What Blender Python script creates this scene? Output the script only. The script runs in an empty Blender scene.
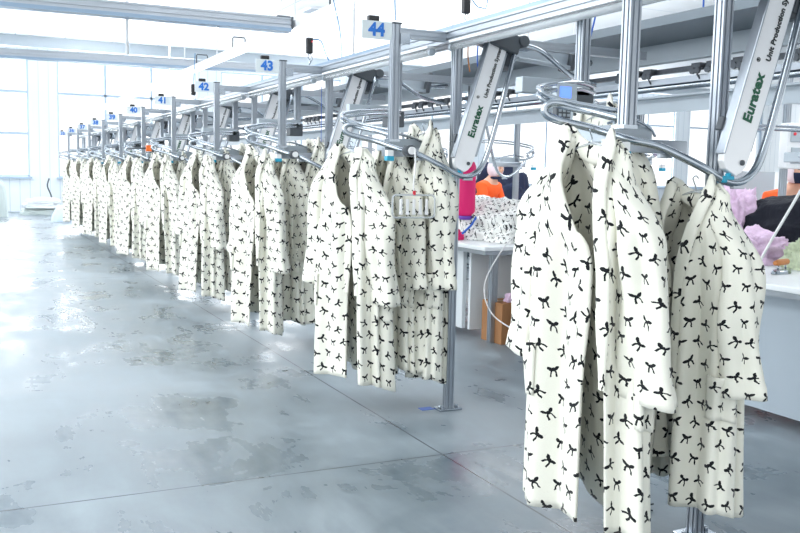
import bpy, bmesh, math, random
from mathutils import Vector, Matrix, noise
random.seed(7)
PI = math.pi
scn = bpy.context.scene
COL = scn.collection

# ------------------------------------------------------------------ materials
def srgb(r, g, b):
    f = lambda c: (c/255/12.92) if c/255 <= .04045 else ((c/255+.055)/1.055)**2.4
    return (f(r), f(g), f(b), 1)

def mat(name, col, rough=.5, metal=0, bump=0, bscale=60, var=0, vscale=3, spec=.5, emit=0, emcol=None, trans=0, alpha=1, stretch=None):
    m = bpy.data.materials.new(name); m.use_nodes = True
    nt = m.node_tree; b = nt.nodes['Principled BSDF']
    b.inputs['Base Color'].default_value = col
    b.inputs['Roughness'].default_value = rough
    b.inputs['Metallic'].default_value = metal
    b.inputs['Specular IOR Level'].default_value = spec
    b.inputs['Transmission Weight'].default_value = trans
    b.inputs['Alpha'].default_value = alpha
    if emit:
        b.inputs['Emission Color'].default_value = emcol or col
        b.inputs['Emission Strength'].default_value = emit
    tc = nt.nodes.new('ShaderNodeTexCoord')
    src = tc.outputs['Object']
    if stretch:
        mp = nt.nodes.new('ShaderNodeMapping'); mp.inputs['Scale'].default_value = stretch
        nt.links.new(src, mp.inputs['Vector']); src = mp.outputs['Vector']
    if var:
        n = nt.nodes.new('ShaderNodeTexNoise'); n.inputs['Scale'].default_value = vscale; n.inputs['Detail'].default_value = 4
        nt.links.new(src, n.inputs['Vector'])
        mx = nt.nodes.new('ShaderNodeMix'); mx.data_type = 'RGBA'
        mx.inputs['A'].default_value = tuple(c*(1-var) for c in col[:3])+(1,)
        mx.inputs['B'].default_value = tuple(min(1, c*(1+var)) for c in col[:3])+(1,)
        nt.links.new(n.outputs['Fac'], mx.inputs['Factor']); nt.links.new(mx.outputs['Result'], b.inputs['Base Color'])
    if bump:
        n = nt.nodes.new('ShaderNodeTexNoise'); n.inputs['Scale'].default_value = bscale; n.inputs['Detail'].default_value = 3
        nt.links.new(src, n.inputs['Vector'])
        bp = nt.nodes.new('ShaderNodeBump'); bp.inputs['Strength'].default_value = bump; bp.inputs['Distance'].default_value = .01
        nt.links.new(n.outputs['Fac'], bp.inputs['Height']); nt.links.new(bp.outputs['Normal'], b.inputs['Normal'])
    return m

class X:                                  # tiny expression helper over Math nodes
    nt = None
    def __init__(s, v): s.v = v
    @staticmethod
    def op(o, *a):
        n = X.nt.nodes.new('ShaderNodeMath'); n.operation = o
        for i, q in enumerate(a):
            if isinstance(q, X): X.nt.links.new(q.v, n.inputs[i])
            else: n.inputs[i].default_value = q
        return X(n.outputs[0])
    def __add__(s, o): return X.op('ADD', s, o)
    def __sub__(s, o): return X.op('SUBTRACT', s, o)
    def __mul__(s, o): return X.op('MULTIPLY', s, o)
    def __truediv__(s, o): return X.op('DIVIDE', s, o)
    def lt(s, o): return X.op('LESS_THAN', s, o)
    def gt(s, o): return X.op('GREATER_THAN', s, o)
    def abs(s): return X.op('ABSOLUTE', s)
    def floor(s): return X.op('FLOOR', s)
    def sin(s): return X.op('SINE', s)
    def cos(s): return X.op('COSINE', s)
    def mx(s, o): return X.op('MAXIMUM', s, o)

def bow_fabric(name, base, ink, cell=.073, half=.0200, rough=.95):
    m = bpy.data.materials.new(name); m.use_nodes = True; nt = m.node_tree; X.nt = nt
    b = nt.nodes['Principled BSDF']; b.inputs['Roughness'].default_value = rough
    b.inputs['Specular IOR Level'].default_value = .15
    b.inputs['Sheen Weight'].default_value = .25; b.inputs['Sheen Roughness'].default_value = .5
    uv = nt.nodes.new('ShaderNodeTexCoord'); sp = nt.nodes.new('ShaderNodeSeparateXYZ')
    oi = nt.nodes.new('ShaderNodeObjectInfo')
    nz = nt.nodes.new('ShaderNodeTexNoise'); nz.inputs['Scale'].default_value = 90; nz.inputs['Detail'].default_value = 2
    nt.links.new(uv.outputs['UV'], nz.inputs['Vector'])
    nt.links.new(uv.outputs['UV'], sp.inputs[0])
    wob = (X(nz.outputs['Fac']) - .5) * .007
    rnd = X(oi.outputs['Random']) * 3.7
    px = (X(sp.outputs['X']) + wob + rnd) / cell
    py = (X(sp.outputs['Y']) + wob + rnd) / (cell*1.02)
    row = py.floor()
    px = px + X.op('MODULO', row.abs(), 2.0) * .5
    cx = px.floor()
    cb = nt.nodes.new('ShaderNodeCombineXYZ'); nt.links.new(cx.v, cb.inputs[0]); nt.links.new(row.v, cb.inputs[1])
    wn = nt.nodes.new('ShaderNodeTexWhiteNoise'); wn.noise_dimensions = '3D'; nt.links.new(cb.outputs[0], wn.inputs['Vector'])
    ss = nt.nodes.new('ShaderNodeSeparateColor'); nt.links.new(wn.outputs['Color'], ss.inputs[0])
    r1, r2, r3 = X(ss.outputs[0]), X(ss.outputs[1]), X(ss.outputs[2])
    k = cell/half
    qx = (px - cx - .5 + (r1-.5)*.16) * k
    qy = (py - row - .5 + (r2-.5)*.2) * k
    ang = (r3 - .5) * 2.1
    c, s = ang.cos(), ang.sin()
    x = qx*c - qy*s; y = qx*s + qy*c - .25
    x = x + y*(r1-.5)*.5
    ax = x.abs()
    e1 = (ax-.54)/.45; e2 = (y - (ax-.5)*.45 - .20 - (r1-.5)*.2)/.31
    loop = (e1*e1 + e2*e2).lt(1.0)
    h1 = (ax-.6)/.15; h2 = (y - (ax-.5)*.5 - .2)/.07
    hole = (h1*h1 + h2*h2).gt(1.0)
    knot = (ax*ax + y*y).lt(.09)
    t = y * -1.0
    ctr = t*.52 + (t*4.0).sin()*.1 + .05
    tail = (ax-ctr).abs().lt(.155) * t.gt(0.0) * t.lt(1.15)
    mask = loop.mx(knot).mx(tail)
    mix = nt.nodes.new('ShaderNodeMix'); mix.data_type = 'RGBA'
    mix.inputs['A'].default_value = base; mix.inputs['B'].default_value = ink
    nt.links.new(mask.v, mix.inputs['Factor']); nt.links.new(mix.outputs['Result'], b.inputs['Base Color'])
    n2 = nt.nodes.new('ShaderNodeTexNoise'); n2.inputs['Scale'].default_value = 260; n2.inputs['Detail'].default_value = 3
    nt.links.new(uv.outputs['UV'], n2.inputs['Vector'])
    bp = nt.nodes.new('ShaderNodeBump'); bp.inputs['Strength'].default_value = .35; bp.inputs['Distance'].default_value = .004
    nt.links.new(n2.outputs['Fac'], bp.inputs['Height']); nt.links.new(bp.outputs['Normal'], b.inputs['Normal'])
    return m

M = {}
M['fleece'] = bow_fabric('bow print fleece', srgb(234, 233, 221), srgb(24, 26, 30))
M['fleece_pile'] = bow_fabric('folded bow print fleece', srgb(244, 245, 242), srgb(45, 47, 52), .075, .024)
M['alu'] = mat('anodised aluminium', srgb(172, 179, 187), .32, .85, var=.05, vscale=8, stretch=(1, 1, .1))
M['alu_dark'] = mat('aluminium slot shadow', srgb(120, 128, 136), .5, .8)
M['steel'] = mat('brushed steel tube', srgb(172, 180, 188), .18, 1, var=.06, vscale=14)
M['channel'] = mat('blue grey steel channel', srgb(140, 160, 180), .35, .7, var=.05)
M['tray'] = mat('grey painted steel', srgb(112, 122, 130), .5, .3, var=.06)  # dark grey carries the shade on the conveyor tray's downward face
M['fascia'] = mat('pale grey painted steel', srgb(178, 188, 196), .45, .4, var=.04)
M['white'] = mat('white painted metal', srgb(238, 240, 242), .4, .1, var=.02)
M['panelwhite'] = mat('satin white cover', srgb(240, 241, 243), .32, .25, var=.02)
M['plastic_white'] = mat('white plastic', srgb(240, 240, 240), .35)
M['clear'] = mat('milky clear plastic', srgb(225, 232, 236), .2, trans=.5, alpha=.75)
M['black'] = mat('black plastic', srgb(28, 30, 34), .4)
M['darkgrey'] = mat('dark grey plastic', srgb(80, 86, 92), .5)
M['chain'] = mat('oiled chain steel', srgb(95, 100, 106), .45, .8, var=.3, vscale=40)
M['teal'] = mat('teal plastic clip', srgb(28, 158, 190), .4)
M['blue'] = mat('sign blue print', srgb(35, 112, 200), .5)
M['bluecable'] = mat('blue cable', srgb(40, 95, 190), .4)
M['lightblue'] = mat('light blue air hose', srgb(50, 120, 170), .35)
M['navyhose'] = mat('slate blue hose', srgb(50, 85, 125), .35)
M['signplate'] = mat('pale grey sign plate', srgb(212, 220, 222), .5, var=.02)
M['green'] = mat('dark green print', srgb(26, 92, 66), .5)
M['ink'] = mat('black print', srgb(45, 52, 54), .5)
M['screen'] = mat('lit blue screen', srgb(90, 130, 240), .3, emit=.75, emcol=srgb(110, 150, 255))
M['lamp'] = mat('lit lamp diffuser', srgb(245, 248, 255), .4, emit=1.0, emcol=srgb(250, 252, 255))
M['orange_p'] = mat('orange plastic', srgb(232, 110, 40), .4)
M['red'] = mat('red plastic', srgb(220, 40, 60), .4)
M['magenta'] = mat('magenta fabric', srgb(222, 20, 108), .6, bump=.2, bscale=20, var=.08)
M['purple'] = mat('purple trim', srgb(110, 60, 170), .5)
M['pinkrib'] = mat('dusty pink ribbon', srgb(190, 70, 100), .7)
M['orange'] = mat('orange jacket cloth', srgb(250, 98, 32), .8, bump=.4, bscale=25, var=.08, vscale=12)
M['skin'] = mat('skin', srgb(226, 176, 150), .55)
M['scarf'] = mat('pale pink headscarf', srgb(238, 222, 228), .85, bump=.3, bscale=40)
M['hair'] = mat('black hair', srgb(30, 26, 26), .6)
M['navy'] = mat('navy cloth', srgb(30, 40, 66), .95, bump=.5, bscale=25, var=.2, vscale=10)
M['blackcloth'] = mat('black fleece', srgb(17, 22, 34), .95, bump=.6, bscale=45, var=.25, vscale=16)
M['pinkcloth'] = mat('pink lilac cloth', srgb(232, 196, 226), .9, bump=.5, bscale=30, var=.4, vscale=30)
M['wood'] = mat('varnished wood', srgb(190, 120, 62), .5, var=.15, vscale=20, stretch=(.2, 1, 1))
M['card'] = mat('brown cardboard', srgb(168, 120, 80), .85, var=.06, vscale=5)
M['tape'] = mat('packing tape', srgb(196, 156, 112), .3)
M['tabletop'] = mat('white laminate', srgb(236, 240, 242), .35)
M['tablebase'] = mat('pale blue grey board', srgb(172, 184, 194), .6, var=.05)
M['tablebase_w'] = mat('off white board', srgb(222, 228, 232), .6, var=.03)
M['sage'] = mat('sage printed cloth', srgb(190, 200, 170), .9, bump=.5, bscale=40, var=.35, vscale=50)
M['bagblue'] = mat('pale blue bean sack', srgb(205, 220, 236), .8, bump=.2, bscale=12)
M['baggreen'] = mat('pale green sack', srgb(205, 215, 212), .8, bump=.2, bscale=12)
M['whitecloth'] = mat('white packing cloth', srgb(236, 240, 244), .85, bump=.3, bscale=12)
M['scrap'] = mat('dark yarn scrap', srgb(40, 50, 58), .9)
M['frame'] = mat('grey window frame', srgb(176, 194, 212), .5)
M['vent'] = mat('grey vent metal', srgb(176, 186, 196), .5)

# floor: sealed concrete with soft worn patches and saw-cut joints
def floor_mat():
    m = bpy.data.materials.new('sealed concrete floor'); m.use_nodes = True; nt = m.node_tree; X.nt = nt
    b = nt.nodes['Principled BSDF']
    tc = nt.nodes.new('ShaderNodeTexCoord')
    def nz(sc, det, dist=0, st=None, ro=.5):
        n = nt.nodes.new('ShaderNodeTexNoise'); n.inputs['Scale'].default_value = sc; n.inputs['Detail'].default_value = det
        n.inputs['Distortion'].default_value = dist; n.inputs['Roughness'].default_value = ro
        src = tc.outputs['Object']
        if st:
            mp = nt.nodes.new('ShaderNodeMapping'); mp.inputs['Scale'].default_value = st; mp.inputs['Rotation'].default_value = (0, 0, .5)
            nt.links.new(src, mp.inputs['Vector']); src = mp.outputs['Vector']
        nt.links.new(src, n.inputs['Vector']); return X(n.outputs['Fac'])
    a = nz(.55, 4, .3); f = nz(1.7, 5, .6, None, .6); g = nz(7, 5, .2, (1, .18, 1), .6)
    v = a*.45 + f*.35 + g*.20
    cr = nt.nodes.new('ShaderNodeValToRGB'); nt.links.new(v.v, cr.inputs[0])
    e = cr.color_ramp.elements
    e[0].position = .38; e[0].color = srgb(74, 89, 99)
    e[1].position = .62; e[1].color = srgb(156, 167, 174)
    sp = nt.nodes.new('ShaderNodeSeparateXYZ'); nt.links.new(tc.outputs['Object'], sp.inputs[0])
    x, y = X(sp.outputs['X']), X(sp.outputs['Y'])
    wob = (f-.5)*.006
    j1 = X.op('PINGPONG', x - 1.835 + wob, 3.0).lt(.0045)
    j2 = X.op('PINGPONG', y - 3.36 + x*.005 + wob, 3.5).lt(.0045)
    # second joint direction and a few scratches
    j = j1.mx(j2)
    mx = nt.nodes.new('ShaderNodeMix'); mx.data_type = 'RGBA'; nt.links.new(j.v, mx.inputs['Factor'])
    nt.links.new(cr.outputs[0], mx.inputs['A']); mx.inputs['B'].default_value = srgb(52, 60, 68)
    nt.links.new(mx.outputs['Result'], b.inputs['Base Color'])
    r = (a-.5)*.5 + (f-.5)*.9 + (g-.5)*.5 + .36
    nt.links.new(r.v, b.inputs['Roughness'])
    b.inputs['Specular IOR Level'].default_value = .45
    bp = nt.nodes.new('ShaderNodeBump'); bp.inputs['Strength'].default_value = .05; bp.inputs['Distance'].default_value = .01
    nt.links.new((f*.7+g*.3).v, bp.inputs['Height']); nt.links.new(bp.outputs['Normal'], b.inputs['Normal'])
    return m
M['floor'] = floor_mat()

def seams_mat(name, base, line, ax, period, width, ay=None, p2=1, rough=.6):
    m = bpy.data.materials.new(name); m.use_nodes = True; nt = m.node_tree; X.nt = nt
    b = nt.nodes['Principled BSDF']; b.inputs['Roughness'].default_value = rough
    tc = nt.nodes.new('ShaderNodeTexCoord'); sp = nt.nodes.new('ShaderNodeSeparateXYZ')
    nt.links.new(tc.outputs['Object'], sp.inputs[0])
    k = X.op('PINGPONG', X(sp.outputs[ax]), period/2).lt(width)
    if ay: k = k.mx(X.op('PINGPONG', X(sp.outputs[ay]), p2/2).lt(width))
    mx = nt.nodes.new('ShaderNodeMix'); mx.data_type = 'RGBA'; nt.links.new(k.v, mx.inputs['Factor'])
    mx.inputs['A'].default_value = base; mx.inputs['B'].default_value = line
    nt.links.new(mx.outputs['Result'], b.inputs['Base Color'])
    return m
M['ceiling'] = seams_mat('white ceiling panels', srgb(247, 249, 251), srgb(214, 222, 230), 'X', 1.15, .015, 'Y', 4.6)
M['wall'] = seams_mat('white wall panels', srgb(236, 242, 247), srgb(206, 217, 227), 'X', .25, .008, 'Z', 5.0)

def glass_mat():
    m = bpy.data.materials.new('window glass'); m.use_nodes = True; nt = m.node_tree
    nt.nodes.remove(nt.nodes['Principled BSDF'])
    out = nt.nodes['Material Output']
    t = nt.nodes.new('ShaderNodeBsdfTransparent'); g = nt.nodes.new('ShaderNodeBsdfGlossy'); g.inputs['Roughness'].default_value = .02
    mx = nt.nodes.new('ShaderNodeMixShader'); mx.inputs[0].default_value = .06
    nt.links.new(t.outputs[0], mx.inputs[1]); nt.links.new(g.outputs[0], mx.inputs[2]); nt.links.new(mx.outputs[0], out.inputs[0])
    return m
M['glass'] = glass_mat()

# ------------------------------------------------------------------ mesh helpers
class MB:
    def __init__(s): s.v = []; s.f = []; s.uv = {}; s.smooth = []
    def box(s, c, d, rot=None):
        c = Vector(c); n = len(s.v)
        for i in (-1, 1):
            for j in (-1, 1):
                for k in (-1, 1):
                    p = Vector((i*d[0]/2, j*d[1]/2, k*d[2]/2))
                    if rot is not None: p = rot @ p
                    s.v.append(c+p)
        for q in ((0, 1, 3, 2), (4, 6, 7, 5), (0, 4, 5, 1), (2, 3, 7, 6), (0, 2, 6, 4), (1, 5, 7, 3)):
            s.f.append([n+a for a in q]); s.smooth.append(False)
        return s
    def prism(s, pts, a, b, up=Vector((0, 0, 1))):   # extrude 2d polygon pts from a to b
        a, b = Vector(a), Vector(b); d = (b-a).normalized()
        if abs(d.dot(up)) > .99: up = Vector((0, 1, 0))
        x = up.cross(d).normalized(); y = d.cross(x); n = len(s.v); k = len(pts)
        for o in (a, b):
            for p in pts: s.v.append(o + x*p[0] + y*p[1])
        for i in range(k):
            j = (i+1) % k
            s.f.append([n+i, n+j, n+k+j, n+k+i]); s.smooth.append(False)
        s.f.append([n+i for i in reversed(range(k))]); s.smooth.append(False)
        s.f.append([n+k+i for i in range(k)]); s.smooth.append(False)
        return s
    def tube(s, pts, r, seg=10, closed=False, rx=None):
        pts = [Vector(p) for p in pts]; n0 = len(s.v); N = len(pts)
        t0 = (pts[1]-pts[0]).normalized()
        nrm = t0.orthogonal().normalized() if rx is None else (Vector(rx) - t0*t0.dot(Vector(rx))).normalized()
        rr = r if isinstance(r, (list, tuple)) else [r]*N
        for i, p in enumerate(pts):
            if closed: t = (pts[(i+1) % N]-pts[i-1]).normalized()
            else: t = (pts[min(i+1, N-1)]-pts[max(i-1, 0)]).normalized()
            nrm = (nrm - t*nrm.dot(t)).normalized(); bi = t.cross(nrm)
            for k in range(seg):
                a = 2*PI*k/seg
                s.v.append(p + (nrm*math.cos(a) + bi*math.sin(a))*rr[i])
        R = N if closed else N-1
        for i in range(R):
            for k in range(seg):
                a = n0+i*seg; b = n0+((i+1) % N)*seg
                s.f.append([a+k, a+(k+1) % seg, b+(k+1) % seg, b+k]); s.smooth.append(True)
        if not closed:
            s.f.append([n0+k for k in reversed(range(seg))]); s.smooth.append(False)
            s.f.append([n0+(N-1)*seg+k for k in range(seg)]); s.smooth.append(False)
        return s
    def cyl(s, a, b, r, seg=16, r2=None): return s.tube([a, b], [r, r2 if r2 is not None else r], seg)
    def grid(s, fn, nu, nv, closeu=False, uvfn=None):
        n0 = len(s.v)
        W = nu if closeu else nu+1
        for j in range(nv+1):
            for i in range(W):
                s.v.append(Vector(fn(i/nu, j/nv)))
        for j in range(nv):
            for i in range(nu):
                i2 = (i+1) % W if closeu else i+1
                f = [n0+j*W+i, n0+j*W+i2, n0+(j+1)*W+i2, n0+(j+1)*W+i]
                if uvfn == 'pos': s.uv[len(s.f)] = [((s.v[q].x-s.v[q].y)*1.3, s.v[q].z*1.6+(s.v[q].x+s.v[q].y)*.8) for q in f]
                elif uvfn: s.uv[len(s.f)] = [uvfn(i/nu, j/nv), uvfn((i+1)/nu, j/nv), uvfn((i+1)/nu, (j+1)/nv), uvfn(i/nu, (j+1)/nv)]
                s.f.append(f); s.smooth.append(True)
        return s
    def build(s, name, m, parent=None, bevel=0, solid=0, sub=0):
        me = bpy.data.meshes.new(name); me.from_pydata([tuple(v) for v in s.v], [], s.f)
        me.polygons.foreach_set('use_smooth', s.smooth)
        if s.uv:
            l = me.uv_layers.new(name='UVMap')
            for p in me.polygons:
                if p.index in s.uv:
                    for li, c in zip(p.loop_indices, s.uv[p.index]): l.data[li].uv = c
        me.update()
        o = bpy.data.objects.new(name, me); COL.objects.link(o)
        if m is not None: me.materials.append(m)
        if parent: o.parent = parent
        if solid:
            md = o.modifiers.new('solid', 'SOLIDIFY'); md.thickness = solid; md.offset = 0
        if bevel:
            md = o.modifiers.new('bevel', 'BEVEL'); md.width = bevel; md.segments = 2; md.limit_method = 'ANGLE'
        if sub:
            md = o.modifiers.new('sub', 'SUBSURF'); md.levels = sub; md.render_levels = sub
        return o

def empty(name, loc=(0, 0, 0), rz=0):
    o = bpy.data.objects.new(name, None); COL.objects.link(o); o.location = loc; o.rotation_euler = (0, 0, rz); o.empty_display_size = .1
    return o
def tag(o, label, cat, group=None, kind=None):
    if label: o['label'] = label
    if cat: o['category'] = cat
    if group: o['group'] = group
    if kind: o['kind'] = kind
    return o
def copy_tree(o, parent=None):
    c = o.copy(); COL.objects.link(c)
    if parent: c.parent = parent
    for ch in o.children: copy_tree(ch, c)
    return c
def struct(o): o['kind'] = 'structure'; return o

def spline(pts, n=8):                     # Catmull-Rom through points
    P = [Vector(p) for p in pts]; P = [P[0]*2-P[1]] + P + [P[-1]*2-P[-2]]; out = []
    for i in range(1, len(P)-2):
        for k in range(n):
            t = k/n
            a, b, c, d = P[i-1], P[i], P[i+1], P[i+2]
            out.append(.5*((2*b)+(c-a)*t+(2*a-5*b+4*c-d)*t*t+(3*b-a-3*c+d)*t**3))
    out.append(P[-2]); return out

def profile(w, h=None, slot=.008, deep=.006):       # slotted aluminium section
    h = h or w; pts = []
    def side(L):                                    # along one side: two slots
        return [(-L/2, 0), (-L/4-slot/2, 0), (-L/4-slot/2, -deep), (-L/4+slot/2, -deep), (-L/4+slot/2, 0),
                (L/4-slot/2, 0), (L/4-slot/2, -deep), (L/4+slot/2, -deep), (L/4+slot/2, 0)]
    for k in range(4):
        L, o = (w, h/2) if k % 2 == 0 else (h, w/2)
        for a, b in side(L):
            x, y = a, -o - b
            ang = k*PI/2; c, s_ = math.cos(ang), math.sin(ang)
            pts.append((x*c-y*s_, x*s_+y*c))
    return pts

def text_mesh(name, txt, size, m, parent, M4, bold=0, ext=.001, align='LEFT', space=1.0):
    cu = bpy.data.curves.new(name, 'FONT'); cu.body = txt; cu.size = size; cu.extrude = ext; cu.offset = bold
    cu.align_x = align; cu.align_y = 'CENTER'; cu.space_character = space; cu.resolution_u = 3
    t = bpy.data.objects.new('tmp', cu); COL.objects.link(t)
    dg = bpy.context.evaluated_depsgraph_get(); me = bpy.data.meshes.new_from_object(t.evaluated_get(dg))
    bpy.data.objects.remove(t)
    me.name = name; me.transform(M4); me.materials.clear(); me.materials.append(m)
    o = bpy.data.objects.new(name, me); COL.objects.link(o); o.parent = parent
    return o

def sm(a, b, x):
    t = max(0, min(1, (x-a)/(b-a))); return t*t*(3-2*t)

# ------------------------------------------------------------------ camera
cam = bpy.data.cameras.new('camera'); co = bpy.data.objects.new('camera', cam); COL.objects.link(co)
cam.sensor_width = 36; cam.lens = 900/800*36; cam.clip_start = .05; cam.clip_end = 300
R = Matrix(((0.9019558, 0.02532038, -0.43108538), (-0.43132299, 0.10110689, -0.89651429), (0.02088562, 0.9945533, 0.10211521)))
# rows are world axes written in camera axes
Y = Vector(R[1]).normalized(); Z = Vector(R[2]); Z = (Z - Y*Z.dot(Y)).normalized(); Xa = Y.cross(Z)
m4 = Matrix((Xa, Y, Z)).to_4x4(); m4.translation = Vector((0, 0, 1.21))
co.matrix_world = m4
scn.camera = co

# ------------------------------------------------------------------ setting
WY = 25.9; CZ = 4.43
f = MB(); f.box((8, 12, -.05), (44, 32, .1)); struct(f.build('floor', M['floor']))
c = MB(); c.box((8, 12, CZ+.05), (44, 32, .1)); struct(c.build('ceiling', M['ceiling']))
# far wall with window openings: pillars, sill band, header
wins = []
x = 2.22
wins.append((-2.3, 1.5)); 
while x < 28: wins.append((x, x+3.7)); x += 4.42
SZ, HZ = .94, 4.02
w = MB()
edges = [-14] + [e for a in wins for e in a] + [30]
for a, b in zip(edges[0::2], edges[1::2]): w.box(((a+b)/2, WY+.15, CZ/2), (b-a, .3, CZ))
for a, b in wins:
    w.box(((a+b)/2, WY+.15, SZ/2), (b-a, .3, SZ)); w.box(((a+b)/2, WY+.15, (HZ+CZ)/2), (b-a, .3, CZ-HZ))
struct(w.build('wall_back', M['wall']))
for i, (a, b) in enumerate(wins):
    root = empty('window_%d' % (i+1), ((a+b)/2, WY, SZ)); struct(root)
    wd = b-a; hh = HZ-SZ; fr = MB()
    for z in (0, hh): fr.box((0, .1, z), (wd, .08, .07))
    for q in (-wd/2, wd/2): fr.box((q, .1, hh/2), (.07, .08, hh))
    n = 3
    for k in range(1, n): fr.box((-wd/2+wd*k/n, .1, hh/2), (.06, .06, hh))
    zs = (2.22,) if i else (1.13, 2.22)
    for z in zs: fr.box((0, .1, z), (wd, .06, .06))
    fr.build('window_frame', M['frame'], root)
    g = MB(); g.box((0, .12, hh/2), (wd-.04, .006, hh-.04)); g.build('pane', M['glass'], root)
    s_ = MB(); s_.box((0, -.06, -.03), (wd+.1, .16, .05)); s_.build('window_sill', M['frame'], root)
b_ = MB(); b_.box((8, WY-1.2, CZ-.13), (44, .25, .26)); struct(b_.build('trim_1', M['fascia']))

# ceiling vents and small ceiling pieces
def vent(x, y, label):
    r = empty('ceiling_vent', (x, y, CZ)); tag(r, label, 'vent', 'ceiling vents')
    a = MB(); a.box((0, 0, -.015), (.62, .62, .03)); a.build('vent_frame', M['white'], r)
    a = MB()
    for k in range(7): a.box((0, -.24+k*.08, -.032), (.5, .03, .012))
    a.build('vent_slats', M['vent'], r)
for x_, y_, l in ((1.0, 13.4, 'grey slatted ceiling vent at the upper left corner above the far aisle'),
                  (2.35, 15.8, 'grey slatted ceiling vent above the aisle, second from the left'),
                  (6.4, 17.3, 'faint ceiling vent right of the thin vertical hanging rod, above sign 41'),
                  (7.3, 12.0, 'ceiling vent at the top edge above the hanging black box')):
    vent(x_, y_, l)
r = empty('ceiling_alarm', (5.4, 16.6, CZ)); tag(r, 'small red ceiling alarm above the far stations', 'alarm')
a = MB(); a.cyl((0, 0, -.5), (0, 0, 0), .008, 8); a.build('drop_pipe', M['white'], r)
a = MB(); a.cyl((0, 0, -.56), (0, 0, -.5), .06, 16, .04); a.build('red_cap', M['red'], r)

# overhead cross ducts and long light trunk
BZ = 2.7
PT = profile(.12, .10, .014, .012)
def trunk(name, a, b, label, rails=True):
    r = empty(name, a); tag(r, label, 'overhead rail')
    a, b = Vector(a), Vector(b); o = Vector((0, 0, 0)); d = b-a
    m_ = MB(); m_.prism(PT, o, d); m_.build('rail_body', M['alu'], r)
    n_ = d.normalized()
    m_ = MB(); m_.prism([(-.075, -.018), (.075, -.018), (.075, .018), (-.075, .018)], o+Vector((0, 0, -.07)), d+Vector((0, 0, -.07)))
    m_.build('cable_channel', M['channel'], r)
    m_ = MB(); m_.prism([(-.07, -.06), (.07, -.06), (.07, .06), (-.07, .06)], d, d+n_*.02); m_.build('end_cap', M['darkgrey'], r)
    return r
trunk('cross_rail', (-9, 8.98, BZ), (2.98, 8.90, BZ), 'nearer overhead aluminium cross rail over the aisle, ending at the long trunk')
trunk('cross_rail', (-9, 14.2, BZ), (4.6, 14.2, BZ+.17), 'farther overhead aluminium cross rail passing in front of the windows')
r = empty('light_trunk', (3.07, 0, BZ)); tag(r, 'long white overhead light trunk running above the stations to the far wall', 'light trunk')
m_ = MB(); m_.prism([(-.05, -.035), (.05, -.035), (.05, .035), (-.05, .035)], (0, 5, 0), (0, 25.5, 0)); m_.build('trunk_body', M['white'], r)
m_ = MB(); m_.prism([(-.03, -.012), (.03, -.012), (.03, .012), (-.03, .012)], (0, 5, -.045), (0, 25.5, -.045)); m_.build('lit_diffuser', M['lamp'], r)
for k, y_ in enumerate((8.0, 9.6, 11.4, 13.4)):
    h = empty('trunk_hook', (3.07, y_, BZ+.035)); tag(h, ['bent wire hook on the light trunk, nearest', 'bent wire hook on the light trunk, second nearest', 'bent wire hook on the light trunk, third nearest', 'bent wire hook on the light trunk, farthest'][k], 'hook', 'hooks on the light trunk')
    a = MB(); a.tube([(0, 0, 0), (0, 0, .14), (.01, 0, .155), (.15, 0, .155), (.16, 0, .14), (.16, 0, .1)], .009, 6); a.build('hook_wire', M['darkgrey'], h)
for k, (x_, y_, z0, rr) in enumerate(((1.40, 8.98, BZ-.42, .016), (3.3, 16.5, BZ, .01), (3.07, 14.2, BZ, .01), (3.07, 12.2, BZ, .009), (3.07, 9.0, BZ, .009), (2.9, 7.0, 1.95, .009), (4.6, 7.0, 2.1, .009), (6, 11.0, 2.4, .01), (6.2, 8.5, 2.3, .01))):
    a = MB(); a.cyl((0, 0, 0), (0, 0, CZ-z0), rr, 8); o = a.build('hanging_rod', M['white']); o.location = (x_, y_, z0)
    tag(o, ['thick white hanging rod crossing the nearer overhead cross rail', 'thin white rod hanging above the number 41 sign', 'thin rod holding the light trunk above sign 42',
            'thin rod holding the light trunk behind the number 42 sign', 'thin rod dropping to the light trunk where the nearer cross rail ends', 'thin rod dropping behind the number 44 sign',
            'thin rod behind the rails right of sign 44', 'far thin rod dropping near the hanging black box', 'far thin rod between signs 43 and 44'][k], 'rod', 'ceiling rods')

# ------------------------------------------------------------------ the overhead system
Y0, SP, NS = 2.27, 1.725, 11
def SY(k): return Y0+SP*k
def where(k):
    return 'at the nearest station' if k == 0 else ('at the station of sign %d' % (45-k))

# long rails
def longrail(name, x, z, prof, m, label, cat='rail', y0=-.5, y1=None):
    y1 = y1 or SY(NS-1)+.4
    a = MB(); a.prism(prof, (0, 0, 0), (0, y1-y0, 0)); o = a.build(name, m); o.location = (x, y0, z); tag(o, label, cat); return o
longrail('main_rail', 2.20, 1.885, profile(.13, .06, .010, .008), M['alu'], 'long slotted aluminium main rail carried on the floor posts')
longrail('upper_rail', 2.38, 1.965, [(-.06, -.03), (.06, -.03), (.06, .03), (.05, .03), (.05, -.02), (-.05, -.02), (-.05, .03), (-.06, .03)], M['channel'], 'long blue grey open channel lying above and behind the main rail')
longrail('lower_rail', 2.30, 1.91, profile(.06, .05), M['alu'], 'slim aluminium rail running behind the main rail')

P6 = profile(.042, slot=.007)
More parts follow.
